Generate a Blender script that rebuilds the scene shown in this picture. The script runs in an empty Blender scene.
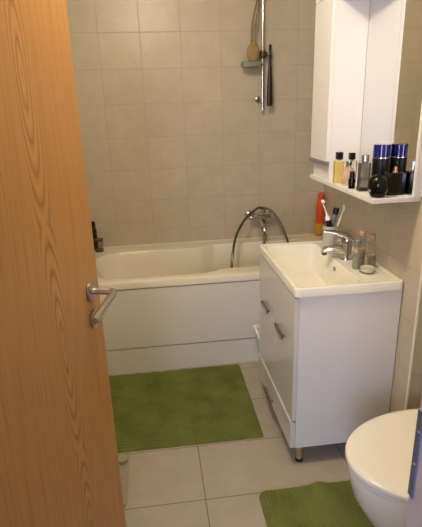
import bpy, bmesh, math, random
from mathutils import Vector, Matrix, noise
random.seed(4)
PI = math.pi
SC = bpy.context.scene
COL = SC.collection
V = Vector

# ------------------------------------------------------------------ materials
def new_mat(name):
    m = bpy.data.materials.new(name); m.use_nodes = True
    nt = m.node_tree; nt.nodes.clear()
    out = nt.nodes.new('ShaderNodeOutputMaterial'); b = nt.nodes.new('ShaderNodeBsdfPrincipled')
    nt.links.new(b.outputs[0], out.inputs[0])
    return m, nt, b

def lin(c):
    return tuple((x / 12.92 if x <= .04045 else ((x + .055) / 1.055) ** 2.4) for x in [k / 255 for k in c])

def simple(name, rgb, rough=.5, metal=0, trans=0, coat=0, ior=1.45, vary=.04, scale=30, bump=0):
    m, nt, b = new_mat(name)
    c = lin(rgb)
    tc = nt.nodes.new('ShaderNodeTexCoord'); n = nt.nodes.new('ShaderNodeTexNoise')
    n.inputs['Scale'].default_value = scale; n.inputs['Detail'].default_value = 4
    nt.links.new(tc.outputs['Object'], n.inputs['Vector'])
    r = nt.nodes.new('ShaderNodeValToRGB')
    r.color_ramp.elements[0].color = tuple(max(0, x * (1 - vary)) for x in c) + (1,)
    r.color_ramp.elements[1].color = tuple(min(1, x * (1 + vary)) for x in c) + (1,)
    nt.links.new(n.outputs['Fac'], r.inputs['Fac']); nt.links.new(r.outputs[0], b.inputs['Base Color'])
    b.inputs['Roughness'].default_value = rough; b.inputs['Metallic'].default_value = metal
    b.inputs['Transmission Weight'].default_value = trans; b.inputs['Coat Weight'].default_value = coat
    b.inputs['Coat Roughness'].default_value = .08
    b.inputs['IOR'].default_value = ior
    if bump:
        bp = nt.nodes.new('ShaderNodeBump'); bp.inputs['Strength'].default_value = bump; bp.inputs['Distance'].default_value = .002
        nt.links.new(n.outputs['Fac'], bp.inputs['Height']); nt.links.new(bp.outputs[0], b.inputs['Normal'])
    return m

def N(nt, t, **kw):
    n = nt.nodes.new(t)
    for k, v in kw.items():
        setattr(n, k, v)
    return n

def tile_mat(name, rgb, grout, w, h, offu_x, offu_y, offz, floor=False, rough=.35, mortar=.0014, mosaic=None):
    """rectangular tiles in world metres: u runs along the wall, v is height (on the floor x and y)"""
    m, nt, b = new_mat(name); L = nt.links.new
    tc = N(nt, 'ShaderNodeTexCoord'); sp = N(nt, 'ShaderNodeSeparateXYZ'); L(tc.outputs['Object'], sp.inputs[0])
    def mth(op, a, bb=None, c=None):
        q = N(nt, 'ShaderNodeMath', operation=op)
        for i, s in enumerate((a, bb, c)):
            if s is None: continue
            if isinstance(s, (int, float)): q.inputs[i].default_value = s
            else: L(s, q.inputs[i])
        return q.outputs[0]
    if floor:
        u = mth('SUBTRACT', sp.outputs[0], offu_x); v = mth('SUBTRACT', sp.outputs[1], offz)
    else:
        g = N(nt, 'ShaderNodeNewGeometry'); s2 = N(nt, 'ShaderNodeSeparateXYZ'); L(g.outputs['Normal'], s2.inputs[0])
        isx = mth('GREATER_THAN', mth('ABSOLUTE', s2.outputs[0]), .5)
        ux = mth('SUBTRACT', sp.outputs[0], offu_x); uy = mth('SUBTRACT', sp.outputs[1], offu_y)
        u = mth('ADD', mth('MULTIPLY', uy, isx), mth('MULTIPLY', ux, mth('SUBTRACT', 1, isx)))
        v = mth('SUBTRACT', sp.outputs[2], offz)
    def edge(s, size, mort):       # distance to the nearest joint line
        f = mth('FRACT', mth('ADD', mth('DIVIDE', s, size), 100.0))
        d = mth('MULTIPLY', mth('MINIMUM', f, mth('SUBTRACT', 1, f)), size)
        mr = N(nt, 'ShaderNodeMapRange', interpolation_type='SMOOTHSTEP'); L(d, mr.inputs[0])
        mr.inputs[1].default_value = mort * .6; mr.inputs[2].default_value = mort * 1.7
        mr.inputs[3].default_value = 0; mr.inputs[4].default_value = 1
        return mr.outputs[0]
    tl = mth('MULTIPLY', edge(u, w, mortar), edge(v, h, mortar))
    if mosaic:                     # a narrow column of small mosaic strips, u below the limit
        ms = mth('MULTIPLY', edge(v, .0212, .0008), edge(u, .064, .0008))
        sel = mth('LESS_THAN', u, mosaic - offu_x)
        ms = mth('ADD', mth('MULTIPLY', mth('SUBTRACT', 1, ms), -.22), 1)
        tl = mth('ADD', mth('MULTIPLY', tl, mth('SUBTRACT', 1, sel)), mth('MULTIPLY', mth('MULTIPLY', tl, ms), sel))
    iu = mth('FLOOR', mth('DIVIDE', u, w)); iv = mth('FLOOR', mth('DIVIDE', v, h))
    cb = N(nt, 'ShaderNodeCombineXYZ'); L(iu, cb.inputs[0]); L(iv, cb.inputs[1])
    wn = N(nt, 'ShaderNodeTexWhiteNoise'); L(cb.outputs[0], wn.inputs['Vector'])
    no = N(nt, 'ShaderNodeTexNoise'); no.inputs['Scale'].default_value = 9; no.inputs['Detail'].default_value = 8; no.inputs['Roughness'].default_value = .65
    L(tc.outputs['Object'], no.inputs['Vector'])
    c = lin(rgb)
    r = N(nt, 'ShaderNodeValToRGB'); r.color_ramp.elements[0].position = .3; r.color_ramp.elements[1].position = .7
    r.color_ramp.elements[0].color = tuple(x * .92 for x in c) + (1,); r.color_ramp.elements[1].color = tuple(min(1, x * 1.06) for x in c) + (1,)
    L(no.outputs['Fac'], r.inputs['Fac'])
    hs = N(nt, 'ShaderNodeHueSaturation'); L(r.outputs[0], hs.inputs['Color'])
    L(mth('ADD', mth('MULTIPLY', wn.outputs['Value'], .05), .975), hs.inputs['Value'])
    mx = N(nt, 'ShaderNodeMix', data_type='RGBA'); L(tl, mx.inputs[0])
    mx.inputs[6].default_value = lin(grout) + (1,); L(hs.outputs[0], mx.inputs[7])
    L(mx.outputs[2], b.inputs['Base Color'])
    L(mth('ADD', mth('MULTIPLY', tl, rough - .8), .8), b.inputs['Roughness'])
    bp = N(nt, 'ShaderNodeBump'); bp.inputs['Strength'].default_value = .5; bp.inputs['Distance'].default_value = .0012
    L(mth('ADD', tl, mth('MULTIPLY', no.outputs['Fac'], .25)), bp.inputs['Height']); L(bp.outputs[0], b.inputs['Normal'])
    return m

def wood_mat(name, light, mid, dark, scl=1.0, rough=.42):
    """flat-sawn veneer, grain along local z"""
    m, nt, b = new_mat(name); L = nt.links.new
    tc = N(nt, 'ShaderNodeTexCoord')
    mp = N(nt, 'ShaderNodeMapping'); mp.inputs['Scale'].default_value = (1.0 * scl, 1.0, .085 * scl)
    L(tc.outputs['Object'], mp.inputs['Vector'])
    n1 = N(nt, 'ShaderNodeTexNoise'); n1.inputs['Scale'].default_value = 4.2; n1.inputs['Detail'].default_value = 1.5; n1.inputs['Roughness'].default_value = .4
    L(mp.outputs[0], n1.inputs['Vector'])
    ml = N(nt, 'ShaderNodeMath', operation='MULTIPLY'); ml.inputs[1].default_value = 46; L(n1.outputs['Fac'], ml.inputs[0])
    fr = N(nt, 'ShaderNodeMath', operation='PINGPONG'); fr.inputs[1].default_value = 1; L(ml.outputs[0], fr.inputs[0])
    mp2 = N(nt, 'ShaderNodeMapping'); mp2.inputs['Scale'].default_value = (48, 8, 1.1); L(tc.outputs['Object'], mp2.inputs['Vector'])
    n2 = N(nt, 'ShaderNodeTexNoise'); n2.inputs['Scale'].default_value = 4; n2.inputs['Detail'].default_value = 6; L(mp2.outputs[0], n2.inputs['Vector'])
    mx = N(nt, 'ShaderNodeMix', data_type='FLOAT'); mx.inputs[0].default_value = .84
    L(fr.outputs[0], mx.inputs[2]); L(n2.outputs['Fac'], mx.inputs[3])
    # one band of cathedral figure: nested long ovals around a vertical line, fading out sideways
    sp = N(nt, 'ShaderNodeSeparateXYZ'); L(tc.outputs['Object'], sp.inputs[0])
    def mth(op, a, bb=None, c=None):
        q = N(nt, 'ShaderNodeMath', operation=op)
        for i, t in enumerate((a, bb, c)):
            if t is None: continue
            if isinstance(t, (int, float)): q.inputs[i].default_value = t
            else: L(t, q.inputs[i])
        return q.outputs[0]
    wob = mth('MULTIPLY', mth('SINE', mth('MULTIPLY', sp.outputs[2], 3.1)), .012)
    wob2 = mth('MULTIPLY', mth('SUBTRACT', n1.outputs['Fac'], .5), .05)
    dx = mth('DIVIDE', mth('SUBTRACT', mth('SUBTRACT', mth('SUBTRACT', sp.outputs[0], .47), wob), wob2), .0125)
    dz = mth('DIVIDE', mth('PINGPONG', mth('ADD', sp.outputs[2], .17), .29), .062)
    rad = mth('SQRT', mth('ADD', mth('MULTIPLY', dx, dx), mth('MULTIPLY', dz, dz)))
    ring = mth('POWER', mth('PINGPONG', rad, .5), 1.0)
    ring = mth('MULTIPLY', ring, 2.0)
    fade = N(nt, 'ShaderNodeMapRange', interpolation_type='SMOOTHSTEP'); L(mth('ABSOLUTE', dx), fade.inputs[0])
    fade.inputs[1].default_value = 1.6; fade.inputs[2].default_value = 5; fade.inputs[3].default_value = .62; fade.inputs[4].default_value = 0
    mxc = N(nt, 'ShaderNodeMix', data_type='FLOAT'); L(fade.outputs[0], mxc.inputs[0]); L(mx.outputs[0], mxc.inputs[2]); L(ring, mxc.inputs[3])
    mx = mxc
    r = N(nt, 'ShaderNodeValToRGB'); e = r.color_ramp.elements
    e[0].position = .2; e[0].color = lin(dark) + (1,); e[1].position = .85; e[1].color = lin(light) + (1,)
    q = e.new(.42); q.color = lin(mid) + (1,)
    L(mx.outputs[0], r.inputs['Fac']); L(r.outputs[0], b.inputs['Base Color'])
    b.inputs['Roughness'].default_value = rough
    bp = N(nt, 'ShaderNodeBump'); bp.inputs['Strength'].default_value = .12; bp.inputs['Distance'].default_value = .001
    L(n2.outputs['Fac'], bp.inputs['Height']); L(bp.outputs[0], b.inputs['Normal'])
    return m

def pile_mat(name, rgb, axis_scale, rot):
    m, nt, b = new_mat(name); L = nt.links.new
    tc = N(nt, 'ShaderNodeTexCoord')
    n = N(nt, 'ShaderNodeTexNoise'); n.inputs['Scale'].default_value = 260; n.inputs['Detail'].default_value = 3
    L(tc.outputs['Object'], n.inputs['Vector'])
    n3 = N(nt, 'ShaderNodeTexNoise'); n3.inputs['Scale'].default_value = 7; n3.inputs['Detail'].default_value = 3; L(tc.outputs['Object'], n3.inputs['Vector'])
    a = N(nt, 'ShaderNodeMath', operation='ADD'); L(n.outputs['Fac'], a.inputs[0]); L(n3.outputs['Fac'], a.inputs[1])
    h = N(nt, 'ShaderNodeMath', operation='MULTIPLY'); h.inputs[1].default_value = .5; L(a.outputs[0], h.inputs[0])
    c = lin(rgb); r = N(nt, 'ShaderNodeValToRGB'); e = r.color_ramp.elements
    e[0].position = .35; e[0].color = tuple(x * .62 for x in c) + (1,); e[1].position = .65; e[1].color = tuple(min(1, x * 1.3) for x in c) + (1,)
    L(h.outputs[0], r.inputs['Fac']); L(r.outputs[0], b.inputs['Base Color'])
    b.inputs['Roughness'].default_value = .95; b.inputs['Sheen Weight'].default_value = .25; b.inputs['Sheen Tint'].default_value = tuple(min(1, x * 2.5) for x in c) + (1,)
    bp = N(nt, 'ShaderNodeBump'); bp.inputs['Strength'].default_value = .8; bp.inputs['Distance'].default_value = .003
    L(n.outputs['Fac'], bp.inputs['Height']); L(bp.outputs[0], b.inputs['Normal'])
    return m

M = {}
M['wall'] = tile_mat('beige_wall_tile', (195, 183, 162), (178, 166, 145), .2559, .2121, .2346, 1.505, .6919, mosaic=-.325)
M['floor'] = tile_mat('beige_floor_tile', (168, 158, 144), (104, 96, 86), .64, .3194, .1218, 0, 1.4958, floor=True, rough=.45, mortar=.0016)
M['paint'] = simple('white_paint', (225, 222, 215), .7)
M['oak'] = wood_mat('oak_veneer', (202, 153, 88), (190, 138, 76), (154, 106, 54))
M['acryl'] = simple('cream_acrylic', (233, 226, 208), .16, coat=.4, vary=.01)
M['panel'] = simple('white_bath_panel', (222, 218, 208), .28, vary=.01)
M['ceramic'] = simple('white_ceramic', (238, 234, 222), .1, coat=.6, vary=.01)
M['gloss'] = simple('white_gloss_lacquer', (212, 209, 200), .22, coat=.5, vary=.01)
M['satin'] = simple('white_satin_board', (224, 221, 220), .4, vary=.01)
M['jamb'] = simple('pale_door_frame', (190, 178, 178), .45, vary=.03, scale=60)
M['chrome'] = simple('chrome', (205, 203, 200), .1, 1, vary=.02)
M['steel'] = simple('brushed_steel', (190, 182, 172), .28, 1, vary=.05)
M['handle'] = simple('satin_steel', (150, 142, 132), .35, 1)
M['hose'] = simple('hose_steel', (128, 122, 114), .25, 1)
M['darkmetal'] = simple('dark_metal', (96, 88, 80), .3, 1)
M['rubber'] = simple('black_rubber', (25, 23, 22), .7)
M['black'] = simple('black_glass', (6, 6, 7), .12, coat=.15)
for q_ in ('black',):
    [n for n in M[q_].node_tree.nodes if n.type == 'BSDF_PRINCIPLED'][0].inputs['Specular IOR Level'].default_value = .25
M['blackmat'] = simple('black_plastic', (9, 9, 10), .4)
M['blue'] = simple('deep_blue_glass', (4, 16, 104), .12, coat=.8, vary=.1)
M['silver'] = simple('silver_band', (200, 198, 205), .2, 1)
M['gold'] = simple('gold_cap', (196, 168, 120), .25, 1)
M['glass'] = simple('clear_glass', (245, 248, 245), .03, trans=1, vary=0)
M['smoke'] = simple('smoky_glass', (150, 150, 146), .05, trans=.85, vary=.05)
M['yellow'] = simple('yellow_perfume', (240, 222, 140), .05, trans=.6, vary=.02)
M['pink'] = simple('pink_perfume', (240, 206, 180), .05, trans=.6, vary=.03)
M['cork'] = simple('cork', (176, 148, 112), .8, vary=.2, scale=200)
M['salt'] = simple('pink_bath_salt', (200, 168, 150), .8, vary=.3, scale=300)
M['green'] = simple('green_bath_salt', (152, 152, 132), .8, vary=.3, scale=300)
M['wax'] = simple('white_wax', (238, 232, 222), .5)
M['orange'] = simple('orange_plastic', (214, 84, 30), .35)
M['mustard'] = simple('mustard_label', (208, 160, 40), .4)
M['whitepl'] = simple('white_plastic', (236, 232, 224), .35)
M['greypl'] = simple('grey_plastic', (120, 122, 124), .35)
M['brownwood'] = simple('dark_brown_wood', (46, 26, 18), .4, vary=.2)
M['frost'] = simple('frosted_dish_glass', (190, 196, 180), .25, trans=.6, vary=.02)
M['loofah'] = simple('loofah_fibre', (158, 132, 88), .85, vary=.6, scale=160, bump=1)
M['string'] = simple('olive_cord', (140, 124, 90), .8)
M['amber'] = simple('amber_band', (92, 62, 36), .4)
M['mat'] = pile_mat('green_pile', (102, 108, 48), 1, 0)
M['mirror'] = simple('mirror_silver', (236, 236, 232), .015, 1, vary=0)
M['grey_gap'] = simple('grey_seal', (90, 86, 80), .7)
M['scale_glass'] = simple('greenish_safety_glass', (246, 250, 246), .03, trans=1, vary=0)
def thin_glass(name, rgb, k=.9):
    m, nt, b = new_mat(name)
    out = [n for n in nt.nodes if n.type == 'OUTPUT_MATERIAL'][0]
    tr = N(nt, 'ShaderNodeBsdfTransparent'); tr.inputs[0].default_value = lin(rgb) + (1,)
    gl = N(nt, 'ShaderNodeBsdfGlossy'); gl.inputs['Roughness'].default_value = .04
    lw = N(nt, 'ShaderNodeLayerWeight'); pw = N(nt, 'ShaderNodeMath', operation='POWER'); pw.inputs[1].default_value = 4
    nt.links.new(lw.outputs['Facing'], pw.inputs[0])
    fr = N(nt, 'ShaderNodeMath', operation='MULTIPLY_ADD'); fr.inputs[1].default_value = .6; fr.inputs[2].default_value = .04
    nt.links.new(pw.outputs[0], fr.inputs[0])
    mx = N(nt, 'ShaderNodeMixShader'); nt.links.new(fr.outputs[0], mx.inputs[0])
    nt.links.new(tr.outputs[0], mx.inputs[1]); nt.links.new(gl.outputs[0], mx.inputs[2]); nt.links.new(mx.outputs[0], out.inputs[0])
    nt.nodes.remove(b)
    return m
M['scale_glass'] = thin_glass('clear_safety_glass', (250, 250, 247))
M['clear'] = thin_glass('thin_clear_glass', (246, 247, 244))
M['footpl'] = simple('pale_grey_rubber', (176, 168, 152), .5)
M['shade'] = simple('opal_lamp_glass', (240, 236, 225), .4)

# ------------------------------------------------------------------ mesh helpers
def link(name, bm, mat, parent=None, smooth=True, angle=40, loc=None):
    bmesh.ops.recalc_face_normals(bm, faces=bm.faces[:])
    me = bpy.data.meshes.new(name); bm.to_mesh(me); bm.free()
    me.materials.append(mat)
    if smooth:
        me.polygons.foreach_set('use_smooth', [True] * len(me.polygons))
        me.set_sharp_from_angle(angle=math.radians(angle))
    o = bpy.data.objects.new(name, me); COL.objects.link(o)
    if smooth and len(me.polygons) < 1500:
        wn = o.modifiers.new('weighted_normals', 'WEIGHTED_NORMAL'); wn.keep_sharp = True; wn.weight = 80
    if parent: o.parent = parent
    if loc is not None: o.location = loc
    return o

def thing(name, label, cat, loc=(0, 0, 0), rot=(0, 0, 0), group=None):
    o = bpy.data.objects.new(name, None); COL.objects.link(o)
    o.location = loc; o.rotation_euler = rot; o.empty_display_size = .05
    o['label'] = label; o['category'] = cat
    if group: o['group'] = group
    return o

def tag(o, label, cat, group=None):
    o['label'] = label; o['category'] = cat
    if group: o['group'] = group
    return o

def struct(o):
    o['kind'] = 'structure'; return o

def box(bm, x0, x1, y0, y1, z0, z1, bev=0, seg=2):
    r = bmesh.ops.create_cube(bm, size=1)
    vs = r['verts']
    for v in vs:
        v.co = V((x0 + (v.co.x + .5) * (x1 - x0), y0 + (v.co.y + .5) * (y1 - y0), z0 + (v.co.z + .5) * (z1 - z0)))
    if bev:
        es = list({e for v in vs for e in v.link_edges})
        bmesh.ops.bevel(bm, geom=es, offset=bev, segments=seg, profile=.5, affect='EDGES')
    return bm

def B(*a, **k):
    return box(bmesh.new(), *a, **k)

def lathe(bm, prof, n=28, c=(0, 0, 0), axis='z', sx=1, sy=1):
    """profile of (radius, height) pairs turned about an axis"""
    rings = []
    for r, h in prof:
        ring = []
        for i in range(n):
            a = 2 * PI * i / n
            p = V((r * math.cos(a) * sx, r * math.sin(a) * sy, h))
            if axis == 'x': p = V((p.z, p.x, p.y))
            if axis == 'y': p = V((p.x, p.z, p.y))
            ring.append(bm.verts.new(V(c) + p))
        rings.append(ring)
    for a, b in zip(rings, rings[1:]):
        for i in range(n):
            bm.faces.new((a[i], a[(i + 1) % n], b[(i + 1) % n], b[i]))
    bm.faces.new(rings[0][::-1]); bm.faces.new(rings[-1])
    return bm

def LA(prof, **k):
    return lathe(bmesh.new(), prof, **k)

def tube(bm, pts, rad, n=12, cap=True):
    pts = [V(p) for p in pts]
    rads = rad if isinstance(rad, (list, tuple)) else [rad] * len(pts)
    up = V((0, 0, 1)); rings = []
    prev = None
    for i, p in enumerate(pts):
        t = (pts[min(i + 1, len(pts) - 1)] - pts[max(i - 1, 0)]).normalized()
        if prev is None:
            u = t.orthogonal().normalized()
        else:
            u = (prev - t * prev.dot(t)).normalized()
        prev = u; w = t.cross(u)
        rings.append([bm.verts.new(p + (u * math.cos(2 * PI * k / n) + w * math.sin(2 * PI * k / n)) * rads[i]) for k in range(n)])
    for a, b in zip(rings, rings[1:]):
        for i in range(n):
            bm.faces.new((a[i], a[(i + 1) % n], b[(i + 1) % n], b[i]))
    if cap:
        bm.faces.new(rings[0][::-1]); bm.faces.new(rings[-1])
    return bm

def T(*a, **k):
    return tube(bmesh.new(), *a, **k)

def spline(pts, n=10):
    P = [V(p) for p in pts]; P = [2 * P[0] - P[1]] + P + [2 * P[-1] - P[-2]]; out = []
    for i in range(1, len(P) - 2):
        for k in range(n):
            t = k / n
            out.append(.5 * ((2 * P[i]) + (P[i + 1] - P[i - 1]) * t + (2 * P[i - 1] - 5 * P[i] + 4 * P[i + 1] - P[i + 2]) * t * t + (3 * P[i] - P[i - 1] - 3 * P[i + 1] + P[i + 2]) * t ** 3))
    out.append(P[-2]); return out

def loops(bm, ls, cap0=True, cap1=True):
    rings = [[bm.verts.new(p) for p in l] for l in ls]
    for a, b in zip(rings, rings[1:]):
        n = len(a)
        for i in range(n):
            bm.faces.new((a[i], a[(i + 1) % n], b[(i + 1) % n], b[i]))
    if cap0: bm.faces.new(rings[0][::-1])
    if cap1: bm.faces.new(rings[-1])
    return bm

def S(t):
    t = max(0, min(1, t)); return t * t * (3 - 2 * t)

def slab_field(x0, x1, y0, y1, zb, fz, nx, ny, cr, edge=.006):
    """solid slab whose top is the height field fz(x,y); outer corners rounded by cr, top edge softened"""
    bm = bmesh.new(); g = []
    def mapxy(i, j):
        x = x0 + (x1 - x0) * i / nx; y = y0 + (y1 - y0) * j / ny
        cx = min(max(x, x0 + cr), x1 - cr); cy = min(max(y, y0 + cr), y1 - cr)
        dx, dy = x - cx, y - cy
        if dx and dy:
            m = max(abs(dx), abs(dy)); l = math.hypot(dx, dy); dx *= m / l; dy *= m / l
        return cx + dx, cy + dy
    for i in range(nx + 1):
        col = []
        for j in range(ny + 1):
            x, y = mapxy(i, j)
            col.append(bm.verts.new((x, y, fz(x, y))))
        g.append(col)
    for i in range(nx):
        for j in range(ny):
            bm.faces.new((g[i][j], g[i + 1][j], g[i + 1][j + 1], g[i][j + 1]))
    ring = [g[i][0] for i in range(nx)] + [g[nx][j] for j in range(ny)] + [g[i][ny] for i in range(nx, 0, -1)] + [g[0][j] for j in range(ny, 0, -1)]
    cen = V(((x0 + x1) / 2, (y0 + y1) / 2, 0))
    prev = ring
    for k, (out, dz) in enumerate(((edge * .7, -edge * .3), (edge, -edge), (edge, None))):
        new = []
        for v in ring:
            d = V((v.co.x - cen.x, v.co.y - cen.y, 0))
            nx_ = V((0, 0, 0))
            cx = min(max(v.co.x, x0 + cr), x1 - cr); cy = min(max(v.co.y, y0 + cr), y1 - cr)
            nx_ = V((v.co.x - cx, v.co.y - cy, 0)).normalized()
            z = zb if dz is None else v.co.z + dz
            new.append(bm.verts.new((v.co.x + nx_.x * out, v.co.y + nx_.y * out, z)))
        n = len(ring)
        for i in range(n):
            bm.faces.new((prev[i], prev[(i + 1) % n], new[(i + 1) % n], new[i]))
        prev = new
    # underside: flat at zb, bulging down under the bowl
    h = []
    for i in range(nx + 1):
        col = []
        for j in range(ny + 1):
            x, y = mapxy(i, j)
            col.append(bm.verts.new((x, y, min(zb, fz(x, y) - .012))))
        h.append(col)
    for i in range(nx):
        for j in range(ny):
            bm.faces.new((h[i][j], h[i][j + 1], h[i + 1][j + 1], h[i + 1][j]))
    low = [h[i][0] for i in range(nx)] + [h[nx][j] for j in range(ny)] + [h[i][ny] for i in range(nx, 0, -1)] + [h[0][j] for j in range(ny, 0, -1)]
    n = len(low)
    for i in range(n):
        bm.faces.new((prev[i], prev[(i + 1) % n], low[(i + 1) % n], low[i]))
    return bm

# ------------------------------------------------------------------ the room
RX = .950                      # tiled wall behind the washbasin
bm = B(-1.6, 1.6, -2.6, 3.5, -.05, 0); struct(link('floor', bm, M['floor'], smooth=False))
bm = B(-1.6, 1.6, .45, 3.5, 2.5, 2.56); struct(link('ceiling', bm, M['paint'], smooth=False))
bm = B(-.6, 1.5, 3.27, 3.42, 0, 2.5); struct(link('wall_back', bm, M['wall'], smooth=False))
bm = B(-.62, -.472, .6, 3.27, 0, 2.5); struct(link('wall_left', bm, M['wall'], smooth=False))
# right wall: recess behind the toilet, proud part behind the basin, niche of the bath
path = [(1.06, .6), (1.06, 1.505), (RX, 1.505), (RX, 2.336), (1.225, 2.336), (1.225, 3.27), (1.5, 3.27), (1.5, .6)]
bm = bmesh.new(); loops(bm, [[V((x, y, 0)) for x, y in path], [V((x, y, 2.5)) for x, y in path]])
struct(link('wall_right', bm, M['wall'], smooth=False))
bm = bmesh.new(); box(bm, .465, 1.5, .46, .6, 0, 2.5); box(bm, -.62, -.385, .46, .6, 0, 2.5); box(bm, -.385, .465, .46, .6, 2.06, 2.5)
struct(link('wall_front', bm, M['paint'], smooth=False))
# white corner profile where the proud wall turns into the recess
struct(link('trim_1', B(RX - .004, RX + .004, 1.501, 1.509, .0, 2.5, bev=.0025), M['whitepl']))
# door frame with the strike plate in its right jamb
fr = bpy.data.objects.new('trim_2', None); COL.objects.link(fr); struct(fr)
bm = bmesh.new(); box(bm, .405, .468, .455, .604, 0, 2.0, bev=.003); box(bm, .44, .52, .604, .616, 0, 2.05, bev=.003)
link('right_jamb', bm, M['jamb'], fr)
link('left_jamb', B(-.388, -.345, .455, .604, 0, 2.0, bev=.003), M['jamb'], fr)
link('head_jamb', B(-.345, .405, .455, .604, 2.0, 2.06, bev=.003), M['jamb'], fr)
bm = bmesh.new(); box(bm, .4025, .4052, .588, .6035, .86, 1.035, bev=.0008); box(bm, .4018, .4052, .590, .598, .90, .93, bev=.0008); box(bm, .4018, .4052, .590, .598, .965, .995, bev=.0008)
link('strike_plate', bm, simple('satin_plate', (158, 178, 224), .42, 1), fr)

# the open door: local x runs from the hinge to the free edge, its face looks along local -y
ang = math.atan2(.73, .155)
door = bpy.data.objects.new('door_1', None); COL.objects.link(door); struct(door)
door.location = (-.1705 - .155, 1.25 - .73, .008); door.rotation_euler = (0, 0, ang)
W_ = .7463
link('leaf', B(0, W_, 0, .04, 0, 1.98, bev=.0015), M['oak'], door)
hx, hz = W_ - .074, 1.052
hd = link('door_handle', LA([(.024, 0), (.0265, -.002), (.0265, -.008), (.024, -.0095), (.012, -.0097), (.009, -.011), (.009, -.053), (.009, -.055)], c=(hx, 0, hz), axis='y', n=32), M['steel'], door)
p0 = V((hx, -.055, hz)); p1 = V((hx - .002, -.065, hz)); tip = V((hx - .15, -.060, hz - .014))
link('lever', T([p0 + V((0.0, .004, 0)), p0 + V((0, -.006, 0)), p1 + V((-.006, -.001, 0)), p0 + V((-.02, -.012, -.002)), tip], [.009, .0092, .0094, .0092, .0092], n=20), M['steel'], hd)
kr = link('key_rosette', LA([(.0245, 0), (.0265, -.002), (.0265, -.008), (.024, -.0095)], c=(hx, 0, hz - .078), axis='y', n=32), M['steel'], door)
link('thumb_turn', B(hx - .004, hx + .004, -.022, -.009, hz - .09, hz - .066, bev=.002), M['steel'], kr)

# ceiling lamp (above the frame): an opal dome that gives the room its light
lamp = thing('ceiling_lamp', 'round opal glass lamp on the bathroom ceiling', 'lamp', (.02, 1.36, 2.5))
link('lamp_base', LA([(.12, 0), (.12, -.02), (.11, -.025)], n=32), M['whitepl'], lamp)

# ------------------------------------------------------------------ bathtub
tub = thing('bathtub', 'cream white bathtub with flat white front panel along the tiled back wall', 'bathtub', (0, 0, 0))
ZR = .588
def tub_z(x, y):
    q = S((x - .27) / .13)
    ya = 2.578 + .055 * q; yb = 3.10 + .045 * q
    xa, xb = -.405, 1.12
    cx, hxx = (xa + xb) / 2, (xb - xa) / 2; cy, hy = (ya + yb) / 2, (yb - ya) / 2
    r = .17
    dx, dy = abs(x - cx) - (hxx - r), abs(y - cy) - (hy - r)
    d = -(math.hypot(max(dx, 0), max(dy, 0)) + min(max(dx, dy), 0) - r)
    if d <= 0:
        lip = .004 * S((min(x + .47, 1.22 - x, y - 2.51) - .0) / .02)
        back = .004 * S((y - 3.245) / .012)
        return ZR - .004 + lip + back
    left = S((.35 - x) / .9)
    w = .085 + .17 * left
    t = min(1, d / w)
    depth = .42 * (1 - (1 - t) ** 2.2) if t < 1 else .42
    soft = S(d / .012)
    return ZR - depth * soft - .03 * S((d - w) / .2)
link('tub_shell', slab_field(-.464, 1.216, 2.516, 3.262, .545, tub_z, 150, 80, .018, .006), M['acryl'], tub)
link('front_panel', B(-.468, 1.21, 2.514, 2.534, .168, .538, bev=.003), M['panel'], tub)
link('plinth_panel', B(-.468, 1.21, 2.517, 2.54, .001, .162, bev=.001), M['panel'], tub)
bm = bmesh.new(); box(bm, -.466, 1.208, 2.524, 2.536, .534, .548); box(bm, -.466, 1.208, 2.528, 2.538, .158, .172)
link('panel_joint', bm, M['grey_gap'], tub)
link('overflow_cap', LA([(.03, 0), (.03, -.008), (.026, -.012), (.01, -.013)], c=(.86, 3.075, .5), axis='y', n=24), M['chrome'], tub)

# ------------------------------------------------------------------ bath mixer, hose, riser rail
MX, MZ = .742, .760
mix = thing('bath_mixer', 'chrome bath mixer tap on the tiled wall above the bathtub', 'tap', (0, 0, 0))
link('body', T([(MX - .085, 3.19, MZ), (MX - .07, 3.19, MZ), (MX - .066, 3.19, MZ), (MX + .066, 3.19, MZ), (MX + .07, 3.19, MZ), (MX + .085, 3.19, MZ)], [.02, .022, .026, .026, .022, .02], n=20), M['chrome'], mix)
for s in (-1, 1):
    link('wall_escutcheon', LA([(.034, 0), (.034, -.006), (.026, -.014), (.014, -.018), (.014, -.075)], c=(MX + s * .072, 3.268, MZ), axis='y', n=24), M['chrome'], mix)
link('lever', T(spline([(MX, 3.18, MZ + .02), (MX, 3.15, MZ + .045), (MX - .03, 3.09, MZ + .05), (MX - .07, 3.05, MZ + .045)], 5), [.02] * 5 + [.014] * 5 + [.01] * 6, n=14), M['chrome'], mix)
link('spout', T(spline([(MX - .01, 3.17, MZ - .01), (MX - .01, 3.12, MZ - .03), (MX - .01, 3.06, MZ - .045), (MX - .01, 3.04, MZ - .07)], 5), .014, n=14), M['chrome'], mix)
link('hose_outlet', LA([(.012, -.09), (.014, -.08), (.014, -.03), (.012, -.02)], c=(MX + .012, 3.18, MZ), n=16), M['darkmetal'], mix)
hp = spline([(.754, 3.178, .667), (.752, 3.14, .60), (.70, 3.06, .40), (.60, 2.98, .24), (.75, 2.86, .19), (.92, 2.92, .24), (.945, 3.05, .40), (.925, 3.12, .56), (.885, 3.17, .69), (.820, 3.205, .787), (.745, 3.222, .816), (.69, 3.19, .804), (.602, 3.09, .765), (.53, 3.0, .69), (.488, 2.9, .61), (.466, 2.84, .50), (.48, 2.83, .34), (.56, 2.84, .20)], 14)
bm = bmesh.new(); rr = [.0085 + .0009 * (i % 2) for i in range(len(hp))]
tube(bm, hp, rr, n=10); link('shower_hose', bm, M['hose'], mix, smooth=True, angle=80)
RXP, RYP = .754, 3.215
rail = thing('shower_rail', 'vertical chrome shower riser rail on the tiled back wall', 'shower rail', (0, 0, 0))
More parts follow.
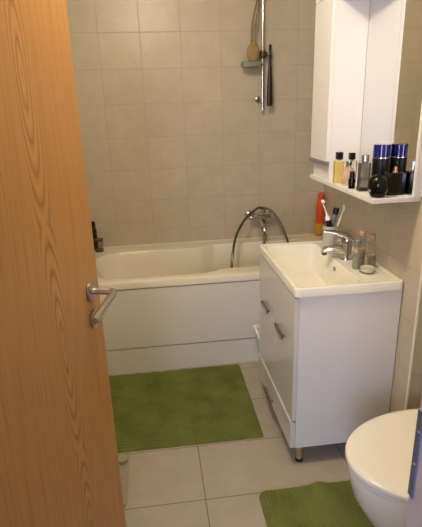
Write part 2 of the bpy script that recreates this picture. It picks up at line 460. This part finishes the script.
link('pole', T([(RXP, RYP, 1.49), (RXP, RYP, 2.3)], .0105, n=18), M['chrome'], rail)
link('end_cap', LA([(.0125, 0), (.0125, .02), (.011, .022)], c=(RXP, RYP, 1.475), n=18), M['chrome'], rail)
for z in (1.545, 2.28):
    link('wall_bracket', LA([(.02, 0), (.022, -.004), (.02, -.012), (.011, -.016), (.011, -.05)], c=(RXP - .02, 3.268, z), axis='y', n=20), M['chrome'], rail)
bm = bmesh.new(); lathe(bm, [(.017, -.024), (.02, -.02), (.02, .02), (.017, .024)], c=(RXP, RYP, 1.815), n=20); box(bm, RXP - .012, RXP + .026, RYP - .03, RYP + .008, 1.80, 1.83, bev=.004)
link('slider', bm, M['darkmetal'], rail)
bm = bmesh.new()
prof = []
for (o_, z) in ((-.014, 1.735), (0, 1.742), (.003, 1.768), (.0, 1.771), (-.004, 1.768), (-.012, 1.75)):
    l = []
    for k in range(28):
        a = 2 * PI * k / 28; ca, sa = math.cos(a), math.sin(a)
        l.append(V((.672 + (.062 + o_) * math.copysign(abs(ca) ** .55, ca), 3.19 + (.045 + o_) * math.copysign(abs(sa) ** .55, sa), z)))
    prof.append(l)
loops(bm, prof); link('soap_dish', bm, M['frost'], rail)
link('dish_clip', B(.725, RXP + .005, RYP - .015, RYP + .006, 1.748, 1.766, bev=.003), M['chrome'], rail)
# round loofah pad on the dish, its cord goes up to the rail
lf = thing('loofah_pad', 'oval tan loofah pad standing in the glass soap dish on the rail', 'loofah', (.686, 3.19, 1.806))
bm = bmesh.new(); bmesh.ops.create_icosphere(bm, subdivisions=4, radius=1)
for v in bm.verts:
    k = 1 + .05 * noise.noise(v.co * 9); v.co = V((v.co.x * .040 * k, v.co.y * .018 * k, v.co.z * .06 * k))
link('pad', bm, M['loofah'], lf, loc=(0, 0, .018))
bm = bmesh.new()
for s in (-1, 1):
    tube(bm, spline([(s * .012, 0, .06), (s * .012 + .01, 0, .2), (.05, .0, .40)], 6), .0055, n=8)
link('cord', bm, M['string'], lf)
br = thing('bath_brush', 'dark brown wooden brush handle hanging beside the chrome shower rail', 'brush', (.795, 3.185, 1.69))
link('handle', LA([(.012, -.19), (.0185, -.186), (.02, -.17), (.0185, -.08), (.0165, -.03), (.0125, .02), (.0095, .07), (.009, .10), (.012, .112), (.0125, .12), (.004, .125)], n=18, sy=.6), M['brownwood'], br)
bm = T(spline([(0, 0, .12), (-.003, .0, .16), (-.001, 0, .178), (.006, .0, .172), (.003, 0, .12)], 6), .0045, n=10)
link('hanging_loop', bm, M['blackmat'], br)

# ------------------------------------------------------------------ things on the rim of the bath
tm = thing('glass_tumbler', 'small amber banded glass on the left rear rim of the bathtub', 'tumbler', (-.398, 3.165, .5845))
link('cup', LA([(.024, 0), (.027, .003), (.031, .095), (.0295, .096), (.025, .006), (.004, .005)], n=28), M['clear'], tm)
link('lower_band', LA([(.0278, .002), (.0285, .004), (.029, .02), (.0285, .021)], n=28), M['amber'], tm)
link('upper_band', LA([(.0305, .078), (.0318, .08), (.0322, .09), (.0318, .091)], n=28), M['amber'], tm)
bb = thing('narrow_bottle', 'narrow black bottle standing upright behind the small glass on the tub rim', 'bottle', (-.425, 3.195, .5845))
link('body', LA([(.015, 0), (.017, .004), (.0175, .15), (.012, .16), (.01, .165)], n=24), M['blackmat'], bb)
link('cap', LA([(.012, .165), (.0135, .167), (.0125, .205), (.010, .209)], n=24), M['blackmat'], bb)
sp = thing('shampoo_bottle', 'tall orange bottle with mustard lower half behind the washbasin', 'bottle', (1.188, 3.222, .5878))
sp.scale = (.8, .8, 1)
link('body', LA([(.036, 0), (.04, .006), (.04, .09), (.039, .10), (.039, .225), (.035, .243), (.028, .25), (.027, .262)], n=28, sy=.75), M['orange'], sp)
link('label', LA([(.0395, .010), (.0412, .012), (.0412, .088), (.0395, .09)], n=28, sy=.77), M['mustard'], sp)
bm = LA([(.027, .262), (.03, .264), (.029, .305), (.025, .31)], n=24)
link('cap', bm, M['orange'], sp)

# white plastic bin squeezed between the vanity and the bath
bn = thing('storage_bin', 'white plastic bin squeezed between the vanity unit and the bathtub', 'bin', (.664, 2.385, -.0))
def rrect(cx, cy, hx_, hy_, r, z, n=6):
    out = []
    for (sx, sy, a0) in ((1, 1, 0), (-1, 1, PI / 2), (-1, -1, PI), (1, -1, 1.5 * PI)):
        for k in range(n + 1):
            a = a0 + PI / 2 * k / n
            out.append(V((cx + sx * (hx_ - r) + r * math.cos(a), cy + sy * (hy_ - r) + r * math.sin(a), z)))
    return out
bm = bmesh.new(); loops(bm, [rrect(0, 0, .10, .07, .02, 0), rrect(0, 0, .112, .09, .025, .252), rrect(0, 0, .108, .086, .023, .252), rrect(0, 0, .097, .067, .018, .006)])
link('body', bm, M['whitepl'], bn)
bm = bmesh.new(); loops(bm, [rrect(0, 0, .114, .09, .025, .247), rrect(0, 0, .138, .106, .03, .252), rrect(0, 0, .138, .106, .03, .270), rrect(0, 0, .12, .09, .022, .272), rrect(0, 0, .112, .085, .022, .252)])
link('rim', bm, M['whitepl'], bn)

# ------------------------------------------------------------------ vanity unit
van = thing('vanity_cabinet', 'glossy white vanity cabinet on short metal feet under the washbasin', 'cabinet', (0, 0, 0))
x0, x1, y0, y1 = .530, .947, 1.618, 2.232
bm = bmesh.new(); box(bm, x0, x1, y0, y0 + .018, .095, .803, bev=.0015); box(bm, x0, x1, y1 - .018, y1, .095, .803, bev=.0015)
box(bm, x0 + .001, x1, y0 + .016, y1 - .016, .095, .113); box(bm, x0 + .02, x1, y0 + .016, y1 - .016, .22, .236); box(bm, x1 - .012, x1, y0 + .016, y1 - .016, .1, .80)
link('body', bm, M['satin'], van)
ym = (y0 + y1) / 2
def bar_handle(par, x, yc, z, L_=.125):
    bm = bmesh.new(); box(bm, x - .016, x - .008, yc - L_ / 2, yc + L_ / 2, z - .011, z + .011, bev=.002)
    for s in (-1, 1): box(bm, x - .010, x + .001, yc + s * (L_ / 2 - .012) - .004, yc + s * (L_ / 2 - .012) + .004, z - .005, z + .005, bev=.001)
    link('handle', bm, M['handle'], par)
for (a, b_, hy) in ((y0 + .001, ym - .0004, 1.805), (ym + .0004, y1 - .001, 2.07)):
    d = link('door', B(.511, .529, a, b_, .236, .797, bev=.0006), M['gloss'], van)
    bar_handle(d, .511, hy, .57)
d = link('drawer', B(.506, .529, y0 + .001, y1 - .001, .098, .226, bev=.0025), M['gloss'], van)
bar_handle(d, .506, 1.965, .135, .13)
for (fx, fy) in ((.56, 1.652), (.56, 2.195), (.905, 1.652), (.905, 2.195)):
    lg = link('leg', LA([(.019, .095), (.019, .09), (.0145, .085), (.0135, .02), (.0155, .015)], c=(fx, fy, 0), n=20), M['steel'], van)
    link('foot', LA([(.0155, .016), (.017, .012), (.017, .002), (.015, 0)], c=(fx, fy, 0), n=20), M['rubber'], lg)

# washbasin: ceramic top with an offset rectangular bowl
def basin_z(x, y):
    xa, xb, ya, yb = .527, .79, 1.639, 2.208
    # the bowl bulges towards the wall away from the tap and the near shelf
    cx, hxx, cy, hy = (xa + xb) / 2, (xb - xa) / 2, (ya + yb) / 2, (yb - ya) / 2
    r = .035
    dx, dy = abs(x - cx) - (hxx - r), abs(y - cy) - (hy - r)
    d = -(math.hypot(max(dx, 0), max(dy, 0)) + min(max(dx, dy), 0) - r)
    e = min(x - .5146, y - 1.6138, 2.2353 - y, .9435 - x)
    z = .8405 - .004 * S((e - .010) / .006)
    if d > 0:
        near = S((1.93 - y) / .25)
        fl = min((x - xa) / .09, (y - ya) / .05, (yb - y) / .07, (xb - x) / .028)
        t = min(max(min(fl, d / .03), 0), 1)
        z -= .128 * (1 - (1 - t) ** 1.8) * S(d / .006)
        z -= .008 * S(d / .12)
    return z
bas = thing('washbasin', 'white ceramic washbasin with rectangular bowl on top of the vanity', 'washbasin', (0, 0, 0))
link('basin', slab_field(.5146, .9435, 1.6138, 2.2353, .8045, basin_z, 110, 130, .014, .006), M['ceramic'], bas)
link('overflow_hole', LA([(.010, .0), (.010, -.004), (.007, -.004), (.006, .0)], c=(.786, 1.915, .797), axis='x', n=18), M['darkmetal'], bas)
link('drain', LA([(.024, .0), (.026, .004), (.018, .006), (.003, .006)], c=(.68, 1.90, .7045), n=24), M['chrome'], bas)

# faucet
fa = thing('faucet', 'chrome single lever mixer tap on the washbasin deck', 'tap', (.842, 1.935, .836))
fa.scale = (1.05, 1.05, 1.05)
link('body', LA([(.028, 0), (.028, .004), (.024, .010), (.0235, .05), (.0245, .075), (.022, .09), (.012, .097)], n=28), M['chrome'], fa)
bm = bmesh.new()
sp_ = [(0, 0, .030), (-.028, .008, .040), (-.052, .014, .044), (-.08, .022, .042), (-.098, .027, .034)]
ls = []
for k, (p, w, h) in enumerate(zip(sp_, (.024, .0235, .0225, .021, .018), (.024, .020, .016, .013, .010))):
    ls.append([V(p) + V((.25 * math.sin(2 * PI * i / 20) * 0, w * math.cos(2 * PI * i / 20), h * math.sin(2 * PI * i / 20))) for i in range(20)])
loops(bm, ls); link('spout', bm, M['chrome'], fa)
link('aerator', LA([(.010, -.012), (.0115, -.010), (.0115, .004), (.010, .006)], c=(-.088, .024, .029), n=18), M['darkmetal'], fa)
bm = bmesh.new(); ls = []
for p, w, h in (((.026, -.004, .085), .016, .008), ((.010, 0, .098), .025, .018), ((-.02, .006, .108), .025, .015), ((-.055, .016, .117), .020, .009), ((-.085, .026, .121), .017, .006), ((-.096, .029, .121), .013, .004)):
    ls.append([V(p) + V((0, w * math.cos(2 * PI * i / 20), h * math.sin(2 * PI * i / 20))) for i in range(20)])
loops(bm, ls); link('lever', bm, M['chrome'], fa)

# cup with toothbrushes
cp = thing('toothbrush_cup', 'pale ribbed cup holding toothbrushes at the far end of the washbasin', 'cup', (.826, 2.10, .8365))
bm = bmesh.new(); rings = []
for r, z in ((.026, 0), (.03, .003), (.034, .115), (.032, .116), (.028, .006)):
    rings.append([V(((r + .0006 * (k % 2)) * math.cos(2 * PI * k / 40), (r + .0006 * (k % 2)) * math.sin(2 * PI * k / 40), z)) for k in range(40)])
loops(bm, rings); link('cup_body', bm, simple('milky_plastic', (214, 208, 196), .3, trans=.25, vary=.02), cp)
def stick(par, name, mat, pts, rads, n=14):
    link(name, T(pts, rads, n=n), mat, par)
base = V((.826, 2.10, .866))
tb = thing('electric_toothbrush', 'white and black electric toothbrush leaning left in the pale cup', 'toothbrush', base + V((-.006, -.008, 0)))
a_, b__, c_, e_ = V((.010, 0, 0)), V((.0, 0, .085)), V((-.008, 0, .115)), V((-.04, -.004, .208))
stick(tb, 'grip', M['blackmat'], [a_, a_.lerp(b__, .1), b__, c_, c_ + V((-.002, 0, .008))], [.008, .011, .013, .0135, .009])
stick(tb, 'collar', M['whitepl'], [c_ + V((-.001, 0, .002)), c_ + V((-.004, 0, .016)), c_ + V((-.007, 0, .024))], [.0132, .0125, .006])
stick(tb, 'brush_neck', M['whitepl'], [c_ + V((-.006, 0, .02)), c_.lerp(e_, .6), e_ + V((0, 0, -.01))], [.0055, .0036, .0035])
bm = LA([(.0075, -.006), (.0078, .004), (.006, .0055)], c=e_, axis='y', n=18); box(bm, e_.x - .005, e_.x + .005, e_.y - .014, e_.y - .004, e_.z - .005, e_.z + .005, bev=.001)
link('brush_head', bm, M['whitepl'], tb)
tp = thing('toothpaste_tube', 'grey tube with black cap leaning right in the pale cup', 'tube', base + V((.004, .012, 0)))
p0_, p1_ = V((-.004, .0, .0)), V((.026, .0, .155))
dr = (p1_ - p0_).normalized()
bm = bmesh.new(); ls = []
side = V((dr.z, 0, -dr.x))
for t, w, h in ((0, .010, .0015), (.03, .0115, .004), (.09, .0115, .008), (.135, .0115, .010), (.142, .008, .008)):
    c = p0_ + dr * t
    ls.append([c + side * w * math.cos(2 * PI * k / 20) + V((0, 1, 0)) * h * math.sin(2 * PI * k / 20) for k in range(20)])
loops(bm, ls); link('tube_body', bm, M['greypl'], tp)
stick(tp, 'cap', M['blackmat'], [p0_ + dr * .140, p0_ + dr * .142, p0_ + dr * .168, p0_ + dr * .17], [.0125, .0135, .0135, .012])
tbx = thing('manual_toothbrush', 'slim white toothbrush leaning right beside the grey tube', 'toothbrush', base + V((.006, -.012, 0)))
stick(tbx, 'handle', M['whitepl'], [V((.004, 0, 0)), V((.028, .002, .09)), V((.052, .003, .165))], [.004, .0045, .0035])
link('brush_head', B(.046, .056, -.004, .008, .16, .185, bev=.002), M['whitepl'], tbx)

# bottles and candle glass on the deck of the basin
def vial(name, label, x, y, r, h, capm, fill, hf):
    t = thing(name, label, 'bottle', (x, y, .8365), group='little glass bottles on the washbasin deck')
    link('glass_body', LA([(r * .85, 0), (r, .003), (r, h - .02), (r * .6, h - .006), (r * .58, h)], n=24), M['clear'], t)
    link('contents', LA([(r * .8, .003), (r * .88, .006), (r * .88, hf), (r * .8, hf + .001)], n=24), fill, t)
    link('stopper', LA([(r * .56, h - .006), (r * .62, h), (r * .78, h + .001), (r * .8, h + .016), (r * .7, h + .018)], n=24), capm, t)
vial('bath_salt_bottle', 'small green and pink bottle nearest the tap on the washbasin deck', .832, 1.80, .0175, .108, M['greypl'], M['green'], .055)
vial('bath_salt_bottle', 'taller glass bottle with tan cap between the other two little bottles', .866, 1.83, .0175, .135, M['cork'], M['salt'], .075)
vial('bath_salt_bottle', 'glass bottle with tan cap rising behind the white candle glass', .892, 1.79, .0175, .13, M['cork'], M['salt'], .06)
cg = thing('candle_glass', 'clear glass with white wax nearest the camera on the washbasin deck', 'candle', (.856, 1.744, .8365))
link('glass_wall', LA([(.029, 0), (.031, .003), (.0325, .078), (.031, .079), (.0285, .006)], n=28), M['clear'], cg)
link('wax', LA([(.027, .0065), (.0284, .008), (.0286, .022), (.026, .0225)], n=28), M['wax'], cg)

# ------------------------------------------------------------------ mirror cabinet
mc = thing('mirror_cabinet', 'white mirror cabinet with narrow side cupboard and open bottom shelf on the wall', 'cabinet', (0, 0, 0))
CX = .764
link('shelf', B(CX, RX - .001, 1.563, 2.243, 1.163, 1.180, bev=.0015), M['satin'], mc)
bm = bmesh.new(); box(bm, CX + .0172, .92, 2.031, 2.047, 1.18, 1.920, bev=.001); box(bm, CX + .018, .92, 2.226, 2.242, 1.18, 1.920, bev=.001)
box(bm, CX + .0185, .92, 2.045, 2.228, 1.18, 1.26, bev=.001)
link('side_cupboard', bm, M['satin'], mc)
dr_ = link('cupboard_door', B(CX, CX + .017, 2.031, 2.242, 1.262, 1.919, bev=.002), M['satin'], mc)
link('door_grip', B(CX - .006, CX + .012, 2.034, 2.239, 1.247, 1.2625, bev=.003), M['greypl'], dr_)
bm = bmesh.new(); box(bm, .921, RX - .001, 1.556, 2.243, 1.180, 1.920, bev=.001); box(bm, .9175, .9215, 1.556, 1.572, 1.18, 1.920, bev=.0008)
link('back_panel', bm, M['satin'], mc)
link('mirror_seal', B(.9188, .9215, 2.0282, 2.0312, 1.181, 1.919), M['grey_gap'], mc, smooth=False)
link('mirror_glass', B(.9185, .9215, 1.573, 2.0280, 1.183, 1.919), M['mirror'], mc, smooth=False)
link('canopy', B(CX, RX - .001, 1.50, 2.243, 1.921, 1.950, bev=.002), M['satin'], mc)

# toiletries on the shelf
ZS = 1.1803
GB = 'toiletry bottles on the mirror cabinet shelf'
def flacon(name, label, x, y, w, d, h, mat, capm, cr, ch, rot=0, liquid=None):
    t = thing(name, label, 'bottle', (x, y, ZS), (0, 0, rot), GB)
    link('flask', B(-w / 2, w / 2, -d / 2, d / 2, 0, h, bev=.004, seg=3), mat, t)
    link('collar', LA([(cr * .6, h - .001), (cr * .6, h + .006)], n=20), M['silver'], t)
    link('cap', B(-cr, cr, -cr, cr, h + .005, h + .005 + ch, bev=.002), capm, t)
    return t
flacon('perfume_bottle', 'pale yellow perfume bottle with dark cap, farthest left on the shelf', .790, 1.945, .040, .026, .095, M['yellow'], M['blackmat'], .0125, .03)
flacon('perfume_bottle', 'clear perfume bottle with dark cap standing behind the pinkish flask', .846, 1.945, .044, .024, .092, M['glass'], M['blackmat'], .0115, .028)
pk = thing('perfume_bottle', 'round pinkish perfume flask between the yellow bottle and small black bottle', 'bottle', (.808, 1.88, ZS), group=GB)
link('flask', LA([(.018, 0), (.025, .004), (.029, .024), (.028, .045), (.018, .066), (.009, .074), (.008, .08)], n=28, sy=.6), M['pink'], pk)
link('cap', LA([(.010, .08), (.0115, .082), (.0115, .098), (.009, .10)], n=20), M['silver'], pk)
sb = thing('nail_polish_bottle', 'smallest black bottle standing at the front of the shelf', 'bottle', (.789, 1.80, ZS), group=GB)
link('flask', LA([(.0125, 0), (.0135, .003), (.0135, .036), (.009, .042)], n=24), M['black'], sb)
link('cap', LA([(.0095, .042), (.0105, .043), (.009, .066), (.0075, .068)], n=24), M['blackmat'], sb)
gt = thing('aftershave_bottle', 'tall smoky grey glass bottle with silver cap beside the black ball bottle', 'bottle', (.808, 1.735, ZS), group=GB)
link('flask', B(-.021, .021, -.015, .015, 0, .108, bev=.004, seg=3), M['smoke'], gt)
link('base_band', B(-.022, .022, -.016, .016, 0, .014, bev=.003), M['darkmetal'], gt)
link('cap', LA([(.009, .108), (.0145, .112), (.0145, .136), (.012, .138)], n=24), M['silver'], gt)
ba = thing('ball_bottle', 'glossy black ball shaped bottle at the front of the shelf', 'bottle', (.803, 1.602, ZS), group=GB)
bm = bmesh.new(); lathe(bm, [(.018, 0), (.024, .002), (.0345, .022), (.0375, .042), (.0345, .060), (.025, .074), (.012, .081), (.003, .082)], n=36)
link('flask', bm, M['black'], ba)
link('side_button', LA([(.006, 0), (.0055, -.004), (.003, -.005)], c=(-.033, -.006, .026), axis='x', n=14), M['silver'], ba)
cn = thing('deodorant_can', 'tall deep blue can with thin silver band beside the mirror', 'can', (.883, 1.757, ZS), group=GB)
link('can', LA([(.03, 0), (.032, .003), (.032, .118), (.031, .12)], n=32), M['blackmat'], cn)
link('silver_ring', LA([(.031, .12), (.0326, .1205), (.0326, .1245), (.031, .125)], n=32), M['silver'], cn)
link('cap', LA([(.031, .125), (.0318, .1255), (.0318, .170), (.030, .172)], n=32), M['blue'], cn)
pb = thing('spray_perfume', 'square black perfume bottle with rose gold nozzle, nearest on the shelf', 'bottle', (.880, 1.632, ZS), group=GB)
link('flask', B(-.035, .035, -.022, .022, 0, .082, bev=.006, seg=3), M['black'], pb)
link('nozzle', LA([(.010, .081), (.0095, .086), (.0065, .087), (.0065, .1), (.0055, .102)], n=20), simple('rose_gold', (214, 168, 140), .25, 1), pb)

# ------------------------------------------------------------------ toilet (wall hung, lid closed)
toi = thing('toilet', 'white toilet with closed egg shaped lid at the right edge', 'toilet', (0, 0, 0))
def egg(tx, hw, z, yc=1.150, xm=.88, xe=1.02, n=40):
    pts = []; tx += .014; hw *= 1.05
    a = xm - tx
    for k in range(n + 1):
        th = -PI / 2 + PI * k / n
        pts.append(V((xm - a * math.cos(th) , yc + hw * math.sin(th), z)))
    sh = hw * .93
    pts += [V((xm + .07, yc + hw * .99, z)), V((xe, yc + sh, z)), V((xe, yc - sh, z)), V((xm + .07, yc - hw * .99, z))]
    return pts
bm = bmesh.new(); loops(bm, [egg(.546, .204, .4095), egg(.541, .209, .412), egg(.540, .210, .424), egg(.545, .206, .4305), egg(.565, .19, .4335), egg(.65, .12, .4345)])
link('lid', bm, M['ceramic'], toi, angle=50)
bm = bmesh.new(); loops(bm, [egg(.552, .198, .3905), egg(.547, .203, .393), egg(.547, .203, .404), egg(.552, .198, .4075)])
link('seat', bm, M['ceramic'], toi)
bm = bmesh.new()
loops(bm, [egg(.80, .10, .075, xe=1.059), egg(.735, .130, .09, xe=1.059), egg(.665, .155, .14, xe=1.059), egg(.608, .176, .205, xe=1.059), egg(.566, .190, .29, xe=1.059), egg(.554, .197, .35, xe=1.059), egg(.552, .2, .38, xe=1.059), egg(.557, .196, .388, xe=1.059)])
link('bowl', bm, M['ceramic'], toi, angle=60)
for s in (-1, 1):
    link('lid_hinge', T([(1.02, 1.16 + s * .08 - .02, .412), (1.02, 1.16 + s * .08 + .02, .412)], .011, n=14), M['chrome'], toi)

# ------------------------------------------------------------------ bath mats
def mat_mesh(w, d, nx, ny, h, fn, cr=.02):
    bm = bmesh.new(); g = []
    for i in range(nx + 1):
        col = []
        for j in range(ny + 1):
            x = w * i / nx; y = d * j / ny
            cx = min(max(x, cr), w - cr); cy = min(max(y, cr), d - cr); dx, dy = x - cx, y - cy
            if dx and dy:
                m = max(abs(dx), abs(dy)); l = math.hypot(dx, dy); dx *= m / l; dy *= m / l
            x, y = cx + dx, cy + dy
            e = min(x, w - x, y, d - y)
            if abs(dx) + abs(dy) > 0: e = min(e, cr - math.hypot(dx, dy))
            k = math.sqrt(max(0, min(1, e / .012)))
            col.append(bm.verts.new((x, y, .001 + (h + fn(x, y)) * k)))
        g.append(col)
    for i in range(nx):
        for j in range(ny):
            bm.faces.new((g[i][j], g[i + 1][j], g[i + 1][j + 1], g[i][j + 1]))
    ring = [g[i][0] for i in range(nx)] + [g[nx][j] for j in range(ny)] + [g[i][ny] for i in range(nx, 0, -1)] + [g[0][j] for j in range(ny, 0, -1)]
    low = [bm.verts.new((v.co.x, v.co.y, 0.0003)) for v in ring]
    for i in range(len(ring)):
        bm.faces.new((ring[i], ring[(i + 1) % len(ring)], low[(i + 1) % len(ring)], low[i]))
    bm.faces.new(low)
    return bm
def pile1(x, y):     # tufted wavy ribs running across the mat
    ph = y * 2 * PI / .021 + 1.6 * math.sin(x * 2 * PI / .17) + .8 * noise.noise(V((x * 9, y * 9, 0)))
    return .0042 * math.sin(ph) + .0022 * noise.noise(V((x * 120, y * 120, 1))) + .002 * noise.noise(V((x * 8, y * 8, 3)))
def pile2(x, y):     # plush pile with a soft ruck along the far side
    ruck = .014 * math.exp(-((x - .25 - .5 * (.62 - y)) / .035) ** 2) * S((y - .38) / .2)
    rib = .0022 * math.sin(x * 2 * PI / .013)* (S((.07 - x) / .01) + S((y - .55) / .01))
    return ruck + rib + .002 * noise.noise(V((x * 110, y * 110, 1))) + .003 * noise.noise(V((x * 9, y * 9, 5)))
GM = 'green bath mats'
m1 = link('bath_mat', mat_mesh(.862, .668, 270, 230, .012, pile1, .012), M['mat'], loc=(-.42, 1.828, 0), angle=180)
m1.rotation_euler = (0, 0, -.006)
tag(m1, 'large green ribbed bath mat on the floor in front of the bathtub', 'bath mat', GM)
m2 = link('toilet_mat', mat_mesh(.56, .62, 200, 210, .013, pile2, .035), M['mat'], loc=(.336, .878, 0), angle=180)
tag(m2, 'green plush mat with a ruck under the toilet bowl', 'bath mat', GM)

# glass bathroom scale half hidden by the door
sc_ = thing('bathroom_scale', 'clear glass bathroom scale on the floor beside the open door', 'scale', (-.347, 1.645, 0))
bm = bmesh.new(); loops(bm, [rrect(0, 0, .152, .16, .015, .018), rrect(0, 0, .155, .163, .017, .0195), rrect(0, 0, .155, .163, .017, .0245), rrect(0, 0, .152, .16, .015, .026)])
link('glass_plate', bm, M['scale_glass'], sc_)
for sx in (-1, 1):
    for sy in (-1, 1):
        f = link('foot', LA([(.022, .0), (.026, .002), (.026, .016), (.022, .0178)], c=(sx * .121, sy * .129, 0), n=26), M['footpl'], sc_)
link('display', B(-.04, .04, .09, .13, .012, .0178, bev=.002), M['blackmat'], sc_)

# ------------------------------------------------------------------ camera
P = dict(f=468.9061, pitch=18.5025, yaw=6.6691, roll=-1.8684, h=1.5099)
a, b, r = (math.radians(P[k]) for k in ('yaw', 'pitch', 'roll'))
R_ = V((math.cos(a), -math.sin(a), 0)); F_ = V((math.sin(a) * math.cos(b), math.cos(a) * math.cos(b), -math.sin(b))); U_ = V((math.sin(a) * math.sin(b), math.cos(a) * math.sin(b), math.cos(b)))
R2 = R_ * math.cos(r) + U_ * math.sin(r); U2 = -R_ * math.sin(r) + U_ * math.cos(r)
cd = bpy.data.cameras.new('camera'); cam = bpy.data.objects.new('camera', cd); COL.objects.link(cam)
mw = Matrix((R2, U2, -F_)).transposed().to_4x4(); mw.translation = V((0, 0, P['h'])); cam.matrix_world = mw
cd.sensor_fit = 'VERTICAL'; cd.sensor_height = 24; cd.lens = 24 * P['f'] / 527; cd.clip_start = .02
SC.camera = cam

# ------------------------------------------------------------------ light
ld = bpy.data.lights.new('ceiling_bulb', 'POINT'); ld.energy = 44; ld.color = (1.0, .865, .65); ld.shadow_soft_size = .07
lo = bpy.data.objects.new('ceiling_bulb', ld); COL.objects.link(lo); lo.location = (.02, 1.36, 2.39)
hd_ = bpy.data.lights.new('hall_window', 'AREA'); hd_.shape = 'RECTANGLE'; hd_.size = 1.2; hd_.size_y = 1.4; hd_.energy = 56; hd_.color = (.66, .73, 1.0)
ho = bpy.data.objects.new('hall_window', hd_); COL.objects.link(ho); ho.location = (-.9, -1.7, 1.4); ho.rotation_euler = (math.radians(90), 0, math.radians(-28))
w = bpy.data.worlds.new('hall_ambient'); w.use_nodes = True; SC.world = w
w.node_tree.nodes['Background'].inputs[0].default_value = (.72, .74, 1.0, 1); w.node_tree.nodes['Background'].inputs[1].default_value = .06
SC.view_settings.view_transform = 'Standard'; SC.view_settings.look = 'None'; SC.view_settings.gamma = 1; SC.view_settings.use_curve_mapping = False
SC.view_settings.exposure = 0
